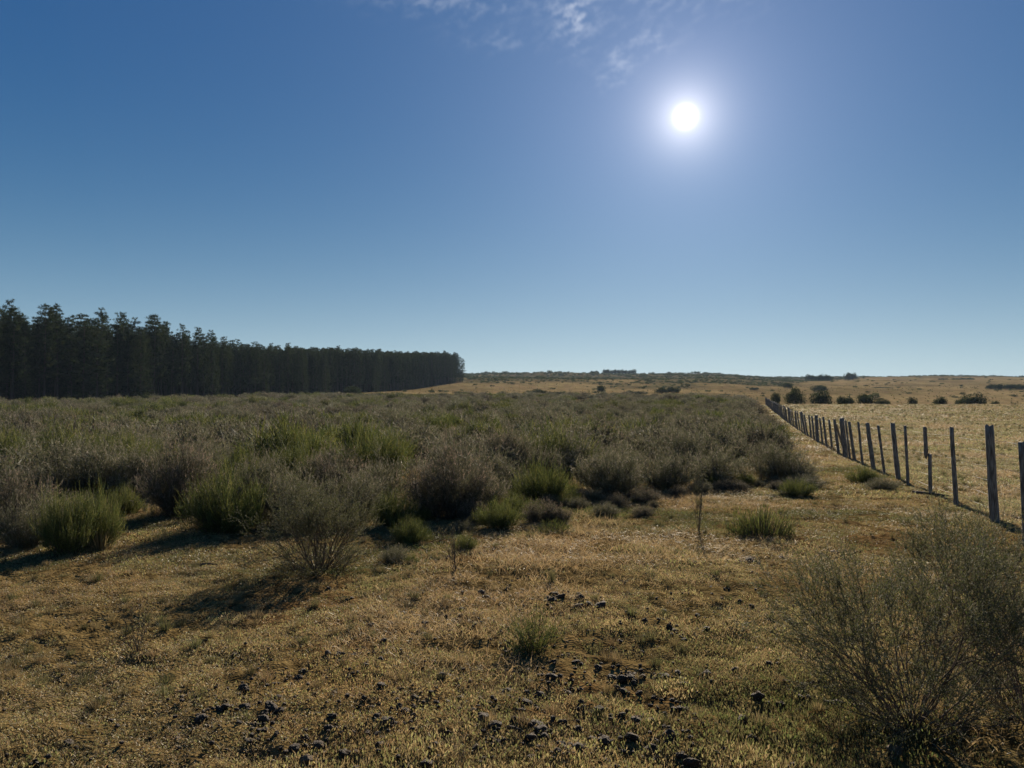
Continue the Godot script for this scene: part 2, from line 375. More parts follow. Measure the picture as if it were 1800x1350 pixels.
# ---------------------------------------------------------------- sky
func make_sky(towards: Vector3) -> Sky:
	var w := 3072
	var h := 1536
	var im := Image.create(w, h, false, Image.FORMAT_RGBAF)
	var wisps := FastNoiseLite.new()
	wisps.seed = 5
	wisps.frequency = 0.012
	wisps.fractal_octaves = 6
	wisps.fractal_gain = 0.6
	wisps.domain_warp_enabled = true
	wisps.domain_warp_amplitude = 70.0
	wisps.domain_warp_frequency = 0.012
	var zen := Vector3(0.012, 0.072, 0.22)
	var hor := Vector3(0.43, 0.57, 0.61)
	im.fill(Color(0.09, 0.085, 0.065))
	# thin cirrus: [azimuth, elevation, half width, half height, strength] in degrees
	var veil := [[4.6, 25.4, 1.5, 1.9, 1.0], [7.9, 22.6, 1.3, 1.1, 0.5], [10.2, 23.6, 1.6, 0.9, 0.45], [7.0, 21.3, 1.2, 0.6, 0.4], [-6.0, 26.2, 5.0, 0.9, 0.35], [13.0, 27.0, 6.0, 2.5, 0.3], [-1.0, 24.0, 3.0, 0.8, 0.3], [2.0, 28.5, 9.0, 2.5, 0.5]]
	for j in h / 2 + 1:
		var el := PI * (0.5 - (j + 0.5) / h)
		var y := sin(el)
		var cel := cos(el)
		var e := maxf(rad_to_deg(el), 0.0)
		var base := Vector3(lerpf(zen.x, hor.x, exp(-e / 5.5)), lerpf(zen.y, hor.y, exp(-e / 7.5)), lerpf(zen.z, hor.z, exp(-e / 10.0)))
		for i in w:
			var az := wrapf(TAU * (i + 0.5) / w, -PI, PI)   # 0 straight ahead (-z), growing to the right
			var cs := Vector3(sin(az) * cel, y, -cos(az) * cel).dot(towards)
			var c := base
			var th := rad_to_deg(acos(clampf(cs, -1, 1)))
			c += Vector3(0.105, 0.155, 0.225) * exp(-th / 22.0) + Vector3(0.26, 0.22, 0.13) * (exp(-e / 6.0) * exp(-th / 30.0))
			if th < 40.0:
				c += Vector3(0.20, 0.18, 0.20) * exp(-th / 8.0)
				c += Vector3(1.15, 1.05, 1.0) * exp(-th / 1.35)
				if th < 4.0:
					c += Vector3(9.0, 8.4, 7.4) * exp(-pow(th / 0.42, 2.0))
			if e > 18.0 and e < 33.0 and absf(az) < 0.5:
				var a := rad_to_deg(az)
				var k := 0.0
				for b in veil:
					var q := pow((a - b[0]) / b[2], 2) + pow((e - b[1]) / b[3], 2)
					if q < 4.0: k += b[4] * exp(-q)
				if k > 0.01:
					var n := wisps.get_noise_2d(a * 34.0 + e * 30.0, e * 85.0 - a * 40.0)
					n = pow(smoothstep(-0.3, 0.75, n + 0.2 * k), 1.4)
					c += Vector3(0.32, 0.30, 0.26) * n * minf(k, 1.1)
			im.set_pixel(i, j, Color(c.x, c.y, c.z) / 2.0)
	var m := PanoramaSkyMaterial.new()
	m.panorama = ImageTexture.create_from_image(im)
	var s := Sky.new()
	s.sky_material = m
	return s

# ---------------------------------------------------------------- ground sheet
func ground_color(x: float, f: float) -> Color:
	var d := sqrt(x * x + f * f)
	var n := patchn.get_noise_2d(x * 6.0, f * 6.0)
	var n2 := patchn.get_noise_2d(x * 25.0 + 90.0, f * 25.0)
	var tan_ := Color(0.30, 0.215, 0.10)
	var olive := Color(0.17, 0.15, 0.055)
	var rust := Color(0.26, 0.135, 0.055)
	var c := olive.lerp(tan_, smoothstep(-0.35, 0.3, n + 0.4 * n2))
	c = c.lerp(rust, 0.6 * smoothstep(0.1, 0.45, n2))
	if x > fence_x(f) and f < 400.0:
		c = c.lerp(Color(0.28, 0.21, 0.115), 0.85)
	if f > 140.0 and x > -60.0:
		var far := Color(0.37, 0.29, 0.17).lerp(Color(0.26, 0.205, 0.12), smoothstep(-0.2, 0.4, patchn.get_noise_2d(x * 0.6, f * 0.6)))
		c = c.lerp(far, smoothstep(140.0, 260.0, f))
		c = c.lerp(Color(0.15, 0.135, 0.085), 0.9 * heath(x, f))
		c = vary(c, 0.22)
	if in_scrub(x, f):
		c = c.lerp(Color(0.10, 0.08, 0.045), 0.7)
	elif x < fence_x(f) and f < 140.0:
		c = c.lerp(Color(0.105, 0.08, 0.05), 0.6)
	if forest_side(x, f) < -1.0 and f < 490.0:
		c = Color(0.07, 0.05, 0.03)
	return c

func make_ground() -> void:
	var rings := [0.0]
	var r := 0.6
	while r < 4500.0:
		rings.append(r)
		r *= 1.011 if r < 16.0 else (1.016 if r < 40.0 else 1.025)
	var angs := []
	var a := -180.0
	while a < 180.0:
		angs.append(deg_to_rad(a))
		a += 0.4 if absf(a + 0.2) < 46.0 else 4.0
	var na := angs.size()
	var v := PackedVector3Array()
	var c := PackedColorArray()
	var nn := PackedVector3Array()
	for rr in rings:
		for t in angs:
			var x: float = rr * sin(t)
			var f: float = rr * cos(t)
			v.push_back(Vector3(x, ground_y(x, f), -f))
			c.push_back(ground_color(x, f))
	var idx := PackedInt32Array()
	nn.resize(v.size())
	for i in rings.size() - 1:
		for j in na:
			var p := i * na + j
			var q := i * na + (j + 1) % na
			var p2 := p + na
			var q2 := q + na
			idx.append_array([p, p2, q, q, p2, q2])
			var nrm := (v[p2] - v[p]).cross(v[q2] - v[p2])
			if nrm.y < 0.0: nrm = -nrm
			nrm = nrm.normalized()
			nn[p] += nrm; nn[q] += nrm; nn[p2] += nrm; nn[q2] += nrm
	for i in nn.size():
		nn[i] = nn[i].normalized() if nn[i].length() > 0.0 else Vector3.UP
	var arr := []
	arr.resize(Mesh.ARRAY_MAX)
	arr[Mesh.ARRAY_VERTEX] = v
	arr[Mesh.ARRAY_NORMAL] = nn
	arr[Mesh.ARRAY_COLOR] = c
	arr[Mesh.ARRAY_INDEX] = idx
	var m := ArrayMesh.new()
	m.add_surface_from_arrays(Mesh.PRIMITIVE_TRIANGLES, arr)
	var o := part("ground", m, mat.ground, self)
	tag(o, "uneven pasture ground of dry grass and earth running to the low hills", "ground", "", "structure")

# ---------------------------------------------------------------- grass
func turf_mesh(n: int, rad: float, lo: float, hi: float, w: float) -> ArrayMesh:
	var g := Geo.new()
	for i in n:
		var a := rnd(0, TAU)
		var r := rad * sqrt(rng.randf())
		var p := Vector3(cos(a) * r, -0.006, sin(a) * r)
		var l := rnd(lo, hi)
		var lean := Vector3(rnd(-1, 1), 0, rnd(-1, 1))
		var up := rnd(0.25, 1.2)
		var d := (lean + Vector3.UP * up).normalized()
		var mid := p + d * l * 0.55
		var tip := mid + (d + lean * 0.7 + Vector3.DOWN * 0.25).normalized() * l * 0.5
		var side := d.cross(dir3()).normalized() * w * rnd(0.6, 1.2)
		var k := rnd(0.55, 1.35)
		var warm := rnd(0.88, 1.14)
		if i % 3 == 0:
			var lf := (lean * 0.8 + Vector3.UP * rnd(0.2, 1.0)).normalized() * rnd(0.006, 0.013)
			g.leaf(p + Vector3.UP * rnd(0.002, 0.012), lf, lf.cross(dir3()).normalized() * rnd(0.002, 0.004), Color(k * 0.8, k * 1.05, k * 0.8))
		else:
			g.bent(p, mid, tip, side, Color(k * warm, k, k / warm))
	return g.mesh()

func turf_tint(x: float, f: float) -> Color:
	var n := patchn.get_noise_2d(x * 9.0, f * 9.0)
	var n2 := patchn.get_noise_2d(x * 34.0 + 90.0, f * 34.0)
	var green := Color(0.135, 0.125, 0.05)
	var straw := Color(0.37, 0.27, 0.135)
	var rust := Color(0.31, 0.185, 0.08)
	var c := green.lerp(straw, smoothstep(-0.42, 0.36, n + 0.5 * n2 + rnd(-0.3, 0.3)))
	c = c.lerp(rust, 0.5 * smoothstep(0.05, 0.4, n2 - 0.3 * n + rnd(-0.15, 0.15)))
	if x > fence_x(f): c = c.lerp(Color(0.37, 0.29, 0.165), 0.85)
	return vary(c * 0.95, 0.34)

func make_turf() -> void:
	var kinds := []
	for k in 4: kinds.append(turf_mesh(190, 0.12, 0.008, 0.030, 0.0015))
	for k in 2: kinds.append(turf_mesh(70, 0.13, 0.03, 0.085, 0.0015))
	var where := [[], [], [], [], [], []]
	var tints := []
	for k in 6: tints.append(PackedColorArray())
	# [from, to, spacing, horizontal scale, vertical scale]
	for ring in [[1.6, 7.5, 0.085, 1.0, 1.0], [7.5, 14.0, 0.12, 1.5, 1.4], [14.0, 30.0, 0.22, 2.6, 2.2], [30.0, 64.0, 0.45, 5.0, 3.2], [64.0, 132.0, 0.9, 10.0, 4.5]]:
		var f: float = ring[0]
		var st: float = ring[2]
		while f < ring[1]:
			var half := 0.72 * f + 2.2
			var x := -half
			while x < half:
				var px := x + rnd(-0.5, 0.5) * st
				var pf := f + rnd(-0.5, 0.5) * st
				x += st
				var bush := in_scrub(px, pf)
				if bush and (ring[0] > 20.0 or rng.randf() < 0.5): continue
				var thin := patchn.get_noise_2d(px * 55.0, pf * 55.0)
				if thin + 0.5 * patchn.get_noise_2d(px * 18.0 + 20.0, pf * 18.0) < -0.13 and rng.randf() < 0.82: continue
				if ring[0] > 60.0 and px < fence_x(pf): continue
				var s := rnd(0.8, 1.25)
				var tall := s * (0.75 + 2.2 * maxf(0.0, patchn.get_noise_2d(px * 12.0 + 300.0, pf * 12.0)) + 1.6 * maxf(0.0, patchn.get_noise_2d(px * 60.0, pf * 60.0 + 33.0)))
				var b := Basis(Vector3.UP, rnd(0, TAU)).scaled(Vector3(ring[3] * s, ring[4] * tall, ring[3] * s))
				var k := rng.randi() % 4
				var tint := turf_tint(px, pf)
				if patchn.get_noise_2d(px * 16.0 - 80.0, pf * 16.0) + rnd(-0.2, 0.2) > 0.2:
					k = 4 + rng.randi() % 2
					b = b.scaled(Vector3(1, 0.8, 1))
					tint = tint.lerp(Color(0.42, 0.30, 0.165), 0.6)
				where[k].append(Transform3D(b, spot(px, pf)))
				tints[k].push_back(tint)
			f += st
	var root := Node3D.new()
	root.name = "turf_grass"
	add_child(root)
	tag(root, "short dry turf grass covering the open ground", "grass", "", "stuff")
	for k in 6:
		var o := many("turf_grass_blades", kinds[k], mat.grass, where[k], tints[k], root)
		o.set_meta("kind", "stuff")
	print("turf ", where[0].size() * 4)

func tussock_mesh(n: int, cols: Array, w := 0.012) -> ArrayMesh:
	# unit height, unit radius at the top
	var g := Geo.new()
	for i in n:
		var a := rnd(0, TAU)
		var out := Vector3(cos(a), 0, sin(a))
		var r := sqrt(rng.randf())
		var p := out * r * 0.35
		var top := out * r * rnd(0.5, 1.1) + Vector3.UP * rnd(0.55, 1.0) * (1.0 - 0.3 * r)
		var mid := p.lerp(top, 0.55) + Vector3.UP * 0.1
		g.bent(p, mid, top, out.cross(Vector3.UP).rotated(Vector3.UP, rnd(-1, 1)) * w, vary(pick(cols), 0.3))
	return g.mesh()

func make_tussocks() -> void:
	var straw := [Color(0.30, 0.22, 0.11), Color(0.24, 0.18, 0.085), Color(0.18, 0.145, 0.07)]
	var dull := [Color(0.13, 0.13, 0.05), Color(0.18, 0.15, 0.07), Color(0.10, 0.10, 0.05)]
	var kinds := []
	for k in 3: kinds.append(tussock_mesh(90, straw))
	for k in 3: kinds.append(tussock_mesh(110, dull))
	var i := 0
	for t in TUSSOCKS:
		var o := thing("grass_tussock", spot(t[0], t[1], 0.01), "small dull grass tussock standing up from the short turf", "tussock", "tussocks on the turf")
		o.rotation.y = rnd(0, TAU)
		var tall: float = maxf(t[2], 0.08)
		o.scale = Vector3(maxf(t[3], 0.08), tall, maxf(t[3], 0.08))
		part("blades", kinds[3 + i % 3], mat.leaf, o)
		i += 1
	# uncounted: dry tufts at the foot of the thicket, over the paddock and between the shrubs
	var where := [[], [], [], [], [], []]
	var tints := []
	for k in 6: tints.append(PackedColorArray())
	for n in 1500:
		var f := rnd(3.6, 17.0)
		var x := rnd(-0.7, 0.6) * f
		if in_scrub(x, f) or x > fence_x(f): continue
		if patchn.get_noise_2d(x * 14.0 + 500.0, f * 14.0) + rnd(-0.2, 0.2) < 0.0: continue
		var s := rnd(0.03, 0.1)
		var k := rng.randi() % 6
		where[k].append(Transform3D(Basis(Vector3.UP, rnd(0, TAU)).scaled(Vector3(s, s, s)), spot(x, f, 0.005)))
		tints[k].push_back(vary(Color(1, 1, 1), 0.25))
	for n in 15000:
		var f := pow(rng.randf(), 0.8) * 126.0 + 4.0 if n < 12000 else rnd(240.0, 560.0)
		var x := rnd(-0.72, 0.72) * f
		var paddock := x > fence_x(f) + 0.3
		var edge := not paddock and absf(f - front_at(x / f)) < 0.8
		var s := 0.0
		var k := rng.randi() % 3
		if f > 230.0:
			s = rnd(0.3, 0.9)
			k = rng.randi() % 6
			if forest_side(x, f) < 3.0: continue
		elif paddock:
			s = rnd(0.05, 0.14) * (1.0 + f * 0.012)
			k = rng.randi() % 6 if rng.randf() < 0.4 else 3 + rng.randi() % 3
		elif in_scrub(x, f):
			s = rnd(0.15, 0.42)
			if rng.randf() < 0.4: continue
		elif edge:
			s = rnd(0.12, 0.35)
		elif f > 5.0 and rng.randf() < 0.5:
			s = rnd(0.05, 0.11)
			k = rng.randi() % 6
		else:
			continue
		where[k].append(Transform3D(Basis(Vector3.UP, rnd(0, TAU)).scaled(Vector3(s * 0.8, s, s * 0.8)), spot(x, f, 0.01)))
		tints[k].push_back(vary(Color(1, 1, 1), 0.25))
	var root := Node3D.new()
	root.name = "dry_grass"
	add_child(root)
	tag(root, "dry grass tufts scattered over paddock and among the shrubs", "grass", "", "stuff")
	for k in 6:
		var o := many("dry_grass_tufts", kinds[k], mat.leaf, where[k], tints[k], root)
		o.set_meta("kind", "stuff")

# ---------------------------------------------------------------- shrubs
const GREY := [Color(0.105, 0.104, 0.054), Color(0.14, 0.13, 0.08), Color(0.09, 0.094, 0.046), Color(0.19, 0.17, 0.115)]
const GREEN := [Color(0.08, 0.098, 0.028), Color(0.115, 0.125, 0.034), Color(0.06, 0.075, 0.025), Color(0.18, 0.172, 0.055)]
const PLUME := [Color(0.095, 0.085, 0.055), Color(0.12, 0.105, 0.075), Color(0.08, 0.078, 0.045)]
const SEED := [Color(0.40, 0.34, 0.26), Color(0.28, 0.23, 0.17)]
const PINK := [Color(0.36, 0.26, 0.19), Color(0.30, 0.23, 0.17)]
const STEM := Color(0.12, 0.09, 0.065)

func shrub_meshes(kind: int, stems: int, twigs: int, tw: float, leaflets: int) -> Array:
	# unit height and radius; returns [branches, foliage]
	var br := Geo.new()
	var fo := Geo.new()
	var cols: Array = [GREY, GREEN, PLUME, GREEN, GREEN, GREEN][kind]
	var lobes := []
	for i in 5:
		var a := rnd(0, TAU)
		lobes.append([Vector3(cos(a), 0, sin(a)), rnd(0.6, 1.0)])
	for i in stems:
		var a := rnd(0, TAU)
		var out := Vector3(cos(a), 0, sin(a))
		var r := sqrt(rng.randf())
		var cap := 0.55
		for l in lobes: cap = maxf(cap, l[1] * smoothstep(0.2, 1.0, out.dot(l[0])))
		var hgt := sqrt(1.0 - 0.75 * r * r) * rnd(0.62, 0.97) * lerpf(1.0, cap, r)
		if rng.randf() < 0.07: hgt *= rnd(1.1, 1.3)
		var p0 := out * r * rnd(0.05, 0.45)
		if kind == 4 or kind == 6: p0 = out * r * 0.6
		var p2 := out * r * 0.86 + Vector3.UP * hgt * 0.84
		var p1 := out * r * 0.45 + Vector3.UP * hgt * 0.4 + Vector3(rnd(-1, 1), 0, rnd(-1, 1)) * 0.08
		if kind == 4 or kind == 1: p1.y = hgt * 0.3
		var prev := p0
		for s in 3:
			var t := (s + 1) / 3.0
			var q := p0.lerp(p1, t).lerp(p1.lerp(p2, t), t)
			br.tube(prev, q, tw * 1.6 * (1.3 - s * 0.35), tw * 1.6 * (0.95 - s * 0.35), 3, vary(STEM, 0.25))
			prev = q
		var tang := (p2 - p1).normalized()
		for k in twigs:
			var t := rnd(0.1, 1.0)
			var q := p0.lerp(p1, t).lerp(p1.lerp(p2, t), t)
			q += Vector3(rnd(-1, 1), rnd(-0.5, 0.5), rnd(-1, 1)) * 0.09
			var d := (tang * 0.4 + Vector3.UP * rnd(0.2, 0.9) + dir3() * (0.55 if kind == 1 else 1.0)).normalized()
			if kind == 4: d = (Vector3.UP * 1.4 + out * 0.3 * r + dir3() * 0.25).normalized()
			var l := rnd(0.07, 0.2) * (rnd(0.8, 2.1) if kind == 1 else 1.0)
			var side := d.cross(dir3()).normalized() * tw * rnd(0.7, 1.3)
			var col := vary(pick(cols), 0.25)
			var tip := q + d * l + Vector3(rnd(-1, 1), 0, rnd(-1, 1)) * 0.03
			fo.bent(q, q + d * l * 0.55 + dir3() * 0.012, tip, side, col)
			for m in leaflets:
				var lp := q.lerp(tip, rnd(0.25, 1.0))
				var ld := (d + dir3() * 0.9).normalized() * rnd(0.022, 0.045)
				fo.tri(lp, lp + ld * 0.6 + ld.cross(dir3()).normalized() * tw * 1.8, lp + ld, vary(col, 0.2))
			if kind != 1 and kind != 4 and kind != 3 and t > 0.7 and rng.randf() < (0.6 if kind == 2 else 0.35):
				var sc := pick(PINK if kind == 2 else SEED)
				for m in 3:
					var lp := tip - d * l * rnd(0.0, 0.35)
					fo.blade(lp, lp + (d + dir3() * 0.6).normalized() * rnd(0.03, 0.06), dir3() * minf(tw, 0.003), vary(sc, 0.2))
	return [br.mesh(), fo.mesh()]

func twig_plant(stems: int, tw: float) -> Array:
	var br := Geo.new()
	var fo := Geo.new()
	for i in stems:
		var a := rnd(0, TAU)
		var d := (Vector3(cos(a), 0, sin(a)) * rnd(0.1, 0.9) + Vector3.UP).normalized()
		var p := Vector3(rnd(-0.05, 0.05), 0, rnd(-0.05, 0.05))
		for s in 5:
			var q := p + (d + dir3() * 0.22).normalized() * rnd(0.16, 0.24)
			br.tube(p, q, tw * (1.3 - s * 0.2), tw * (1.1 - s * 0.2), 3, vary(STEM, 0.3))
			if s > 0:
				for k in 3:
					var e := q + (d + dir3() * 0.9).normalized() * rnd(0.08, 0.22)
					br.tube(q, e, tw * 0.5, tw * 0.3, 3, vary(STEM, 0.3))
					for m in 4:
						var lp := q.lerp(e, rnd(0.3, 1.0))
						var ld := dir3() * 0.035
						fo.leaf(lp, ld, ld.cross(dir3()).normalized() * 0.008, vary(pick(GREY), 0.3))
			p = q
	return [br.mesh(), fo.mesh()]

# branching shrub close to the camera: every limb is a tapered tube
func grow(br: Geo, fo: Geo, p: Vector3, d: Vector3, l: float, r: float, depth: int, leafy: float) -> void:
	var segs := 3
	var q := p
	for s in segs:
		d = (d + dir3() * 0.2 + Vector3.UP * 0.06).normalized()
		var e := q + d * l / segs
		br.tube(q, e, r * (1.0 - s * 0.12), r * (0.88 - s * 0.12), 4 if depth > 1 else 3, vary(STEM, 0.3))
		q = e
		if depth > 0 and s > 0:
			var side := d.cross(dir3()).normalized()
			grow(br, fo, q, (d + side * rnd(0.45, 0.85)).normalized(), l * rnd(0.55, 0.75), r * 0.55, depth - 1, leafy)
		if depth <= 1:
			for k in int(leafy):
				var lp := q - d * rnd(0, l / segs)
				var ld := (d + dir3() * 0.8).normalized() * rnd(0.008, 0.017)
				fo.leaf(lp, ld, ld.cross(dir3()).normalized() * 0.0016, vary(pick(GREY if rng.randf() < 0.75 else GREEN), 0.3))
	if depth > 0:
		grow(br, fo, q, d, l * rnd(0.6, 0.8), r * 0.6, depth - 1, leafy)

func near_shrub(at: Vector3, limbs: int, l: float, spread: float, tilt: Vector3, label: String) -> void:
	var br := Geo.new()
	var fo := Geo.new()
	for i in limbs:
		var a := TAU * (i + rnd(-0.3, 0.3)) / limbs
		var out := Vector3(cos(a), 0, sin(a))
		grow(br, fo, out * rnd(0.01, 0.06), (Vector3.UP * rnd(0.7, 1.1) + out * spread * rnd(0.3, 1.1) + tilt).normalized(), l * rnd(0.75, 1.1), 0.0048 * rnd(0.7, 1.2), 4, 8.0)
	for i in limbs * 2:
		var a := rnd(0, TAU)
		var out := Vector3(cos(a), 0, sin(a))
		grow(br, fo, out * rnd(0.02, 0.2), (Vector3.UP * rnd(0.25, 0.8) + out).normalized(), l * rnd(0.35, 0.75), 0.003, 2, 7.0)
	var o := thing("twiggy_shrub", at, label, "shrub")
	part("branches", br.mesh(), mat.bark, o)
	part("foliage", fo.mesh(), mat.leaf, o)
	print("near shrub tris ", (br.v.size() + fo.v.size()) / 3)

func shrub_label(s: Array) -> String:
	var u: float = s[1] / s[2]
	var look: String = ["grey twiggy shrub", "green reedy shrub", "brown plumed shrub"][s[5]]
	var size := "tall" if s[3] > 1.15 else ("knee-high" if s[3] < 0.75 else "middling")
	var side := "at the left edge" if u < -0.5 else ("left of the lone shrub" if u < -0.3 else ("behind the lone shrub" if u < -0.12 else ("at the centre" if u < 0.1 else ("right of centre" if u < 0.28 else "near the fence"))))
	var depth := "stragglers in front" if s[2] < front_at(u) else "front row" if s[2] - front_at(u) < 2.5 else ("second rank" if s[2] - front_at(u) < 6.0 else "depth")
	return "%s %s in the thicket's %s, %s" % [size, look, depth, side]

func make_shrubs() -> void:
	near_shrub(spot(1.93, 3.72, 0.02), 26, 0.37, 1.15, Vector3(-0.16, 0, 0), "big bare-branched twiggy shrub fanning out at the bottom right, nearest the camera")
	near_shrub(spot(3.3, 5.6, 0.02), 16, 0.34, 0.8, Vector3.ZERO, "twiggy shrub with one upright dark stem behind the nearest shrub, right")
	near_shrub(spot(2.55, 3.75, 0.02), 15, 0.33, 1.0, Vector3(0.1, 0, 0), "twiggy shrub cut by the right edge of the photograph, bottom corner")
	near_shrub(spot(-1.89, 7.51, 0.02), 30, 0.335, 0.85, Vector3.ZERO, "grey twiggy shrub standing alone on the grass, with a long shadow")
	var near := []
	for k in 3:
		var v := []
		for j in 3: v.append(shrub_meshes(k, 68, 50, 0.0036, 5))
		near.append(v)
	var mid := []
	for k in 3:
		var v := []
		for j in 4: v.append(shrub_meshes(k, 54, 40, 0.0085, 1))
		mid.append(v)
	var mound := shrub_meshes(3, 80, 30, 0.003, 2)
	var rush := shrub_meshes(4, 110, 16, 0.005, 0)
	var sprig := shrub_meshes(5, 30, 26, 0.006, 4)
	var placed := [Vector2(-1.89, 7.51)]
	for s in HAND:
		var o := thing("rush_clump" if s[4] == 4 else ("twig_plant" if s[4] == 6 else "shrub"), spot(s[0], s[1], 0.02), s[5], "rushes" if s[4] == 4 else ("plant" if s[4] == 6 else "shrub"))
		var m: Array
		if s[4] == 3: m = mound
		elif s[4] == 4: m = rush
		elif s[4] == 5: m = sprig
		elif s[4] == 6: m = twig_plant(10, 0.011)
		else: m = near[s[4]][rng.randi() % 3]
		o.rotation.y = rnd(0, TAU)
		var wide := 1.35 if s[4] == 5 or s[4] == 4 else 1.2
		o.scale = Vector3(s[3] * wide, s[2] * 1.17, s[3] * wide)
		part("branches", m[0], mat.bark, o)
		part("foliage", m[1], mat.leaf, o)
		placed.append(Vector2(s[0], s[1]))
	# the thicket: jittered spots, the largest in view as things of their own, the rest as one mass
	var spots := []
	var f := 7.0
	while f < 262.0:
		var st := 1.05 + f * 0.009
		var x := -0.74 * f - 3.0
		while x < fence_x(f):
			var px := x + rnd(-0.45, 0.45) * st
			var pf := f + rnd(-0.45, 0.45) * st
			x += st
			if not in_scrub(px, pf): continue
			var dens := patchn.get_noise_2d(px * 11.0 + 50.0, pf * 9.0)
			if dens < -0.13 - 0.06 * smoothstep(30.0, 12.0, pf) and rng.randf() < 0.85: continue
			if pf - front_at(px / pf) < 2.2 and rng.randf() < 0.3: continue
			if pf > 80.0 and rng.randf() < 0.75 * smoothstep(80.0, 150.0, pf) * smoothstep(-0.2, 0.3, patchn.get_noise_2d(px * 1.2, pf * 3.0)): continue
			var clash := false
			if pf < 16.0:
				for q in placed:
					if q.distance_to(Vector2(px, pf)) < 0.7: clash = true
			if clash: continue
			var big := rng.randf() < 0.6
			var h := (rnd(1.0, 1.85) if big else rnd(0.4, 0.9)) * (1.0 + 0.35 * patchn.get_noise_2d(px * 3.0, pf * 3.0 + 70.0)) * smoothstep(-0.5, 2.5, pf - front_at(px / pf) + 0.8)
			var r := h * (rnd(0.62, 0.85) if big else rnd(0.6, 0.9))
			r *= 1.0 + pf * 0.004
			h *= 1.0 + 0.25 * smoothstep(50.0, 120.0, pf) * rnd(-0.4, 1.0)
			var t := patchn.get_noise_2d(px * 5.0 + 200.0, pf * 5.0) + rnd(-0.25, 0.25)
			var left := smoothstep(2.0, -6.0, px / pf * 20.0) * 0.22
			var kind := 1 if t > 0.29 - left * 0.9 + 0.1 * smoothstep(25.0, 60.0, pf) else (2 if t < -0.36 else 0)
			spots.append([h / pf if absf(px) < 0.68 * pf else 0.0, px, pf, h, r, kind])
		f += st
	for n in 70:   # stragglers on the grass ahead of the thicket
		var u := rnd(-0.16, 0.40)
		var pf := front_at(u) - pow(rng.randf(), 1.6) * 3.2 - 0.3
		if pf < 7.0 or u * pf > fence_x(pf) - 1.2: continue
		var h := rnd(0.14, 0.5)
		var close := false
		for q in placed:
			if q.distance_to(Vector2(u * pf, pf)) < 0.5: close = true
		if close: continue
		spots.append([h / pf + 0.02, u * pf, pf, h, h * rnd(0.6, 1.0), rng.randi() % 3])
	spots.sort_custom(func(a, b): return a[0] > b[0])
	var rest := {}
	for i in spots.size():
		var s = spots[i]
		var c := rng.randi()
		var size := Vector3(s[4] * rnd(0.8, 1.3), s[3], s[4] * rnd(0.8, 1.3))
		if i < 262:
			var m: Array = near[s[5]][c % 3] if s[2] < 22.0 else mid[s[5]][c % 4]
			var o := thing("shrub", spot(s[1], s[2], 0.02), shrub_label(s), "shrub", ["grey shrubs of the thicket", "green shrubs of the thicket", "plumed shrubs of the thicket"][s[5]])
			o.rotation.y = rnd(0, TAU)
			o.scale = size
			part("branches", m[0], mat.bark, o)
			part("foliage", m[1], mat.leaf, o)
		else:
			var key := s[5] * 4 + c % 4 as int
			if not rest.has(key): rest[key] = [[], PackedColorArray()]
			rest[key][0].append(Transform3D(Basis(Vector3.UP, rnd(0, TAU)).scaled(size), spot(s[1], s[2], 0.02)))
			rest[key][1].push_back(vary(Color(1, 1, 1), 0.22))
	var root := Node3D.new()
	root.name = "scrub"
	add_child(root)
	tag(root, "dense mass of low grey green scrub reaching back to the plantation", "scrub", "", "stuff")
	for key in rest:
		var o := many("scrub_foliage", mid[key / 4][key % 4][1], mat.leaf, rest[key][0], rest[key][1], root)
		o.set_meta("kind", "stuff")
	print("shrubs ", spots.size())

# ---------------------------------------------------------------- bushes and far trees
func cloud_mesh(lumps: int, leaves: int, size: float, flat: float, cols: Array) -> ArrayMesh:
	# a crown of unit radius, from y = 0 to about 1
	var g := Geo.new()
	for i in lumps:
		var a := rnd(0, TAU)
		var r := sqrt(rng.randf()) * 0.68
		var c := Vector3(cos(a) * r, rnd(0.25, 0.82 - 0.5 * r * r) * flat, sin(a) * r)
		var rad := rnd(0.2, 0.4)
		var base := pick(cols)
		for k in leaves:
			var d := dir3()
			var p := c + d * rad * Vector3(1, 0.75 * flat, 1) * rnd(0.6, 1.08)
			if p.y < 0.0: p.y = rnd(0.0, 0.1)
			var t := (d * 0.6 + dir3()).normalized() * size * rnd(0.6, 1.3)
			g.leaf(p, t, t.cross(dir3()).normalized() * size * 0.3, vary(base, 0.3))
	return g.mesh()

func stem_mesh(h: float, r: float, forks: int) -> ArrayMesh:
	var g := Geo.new()
	var top := Vector3(rnd(-0.05, 0.05), h, rnd(-0.05, 0.05))
	g.tube(Vector3(0, -0.05, 0), top, r, r * 0.7, 6, STEM)
	for i in forks:
		var a := rnd(0, TAU)
		g.tube(top, top + Vector3(cos(a) * 0.4, 0.35, sin(a) * 0.4), r * 0.6, r * 0.2, 5, vary(STEM, 0.2))
	return g.mesh()

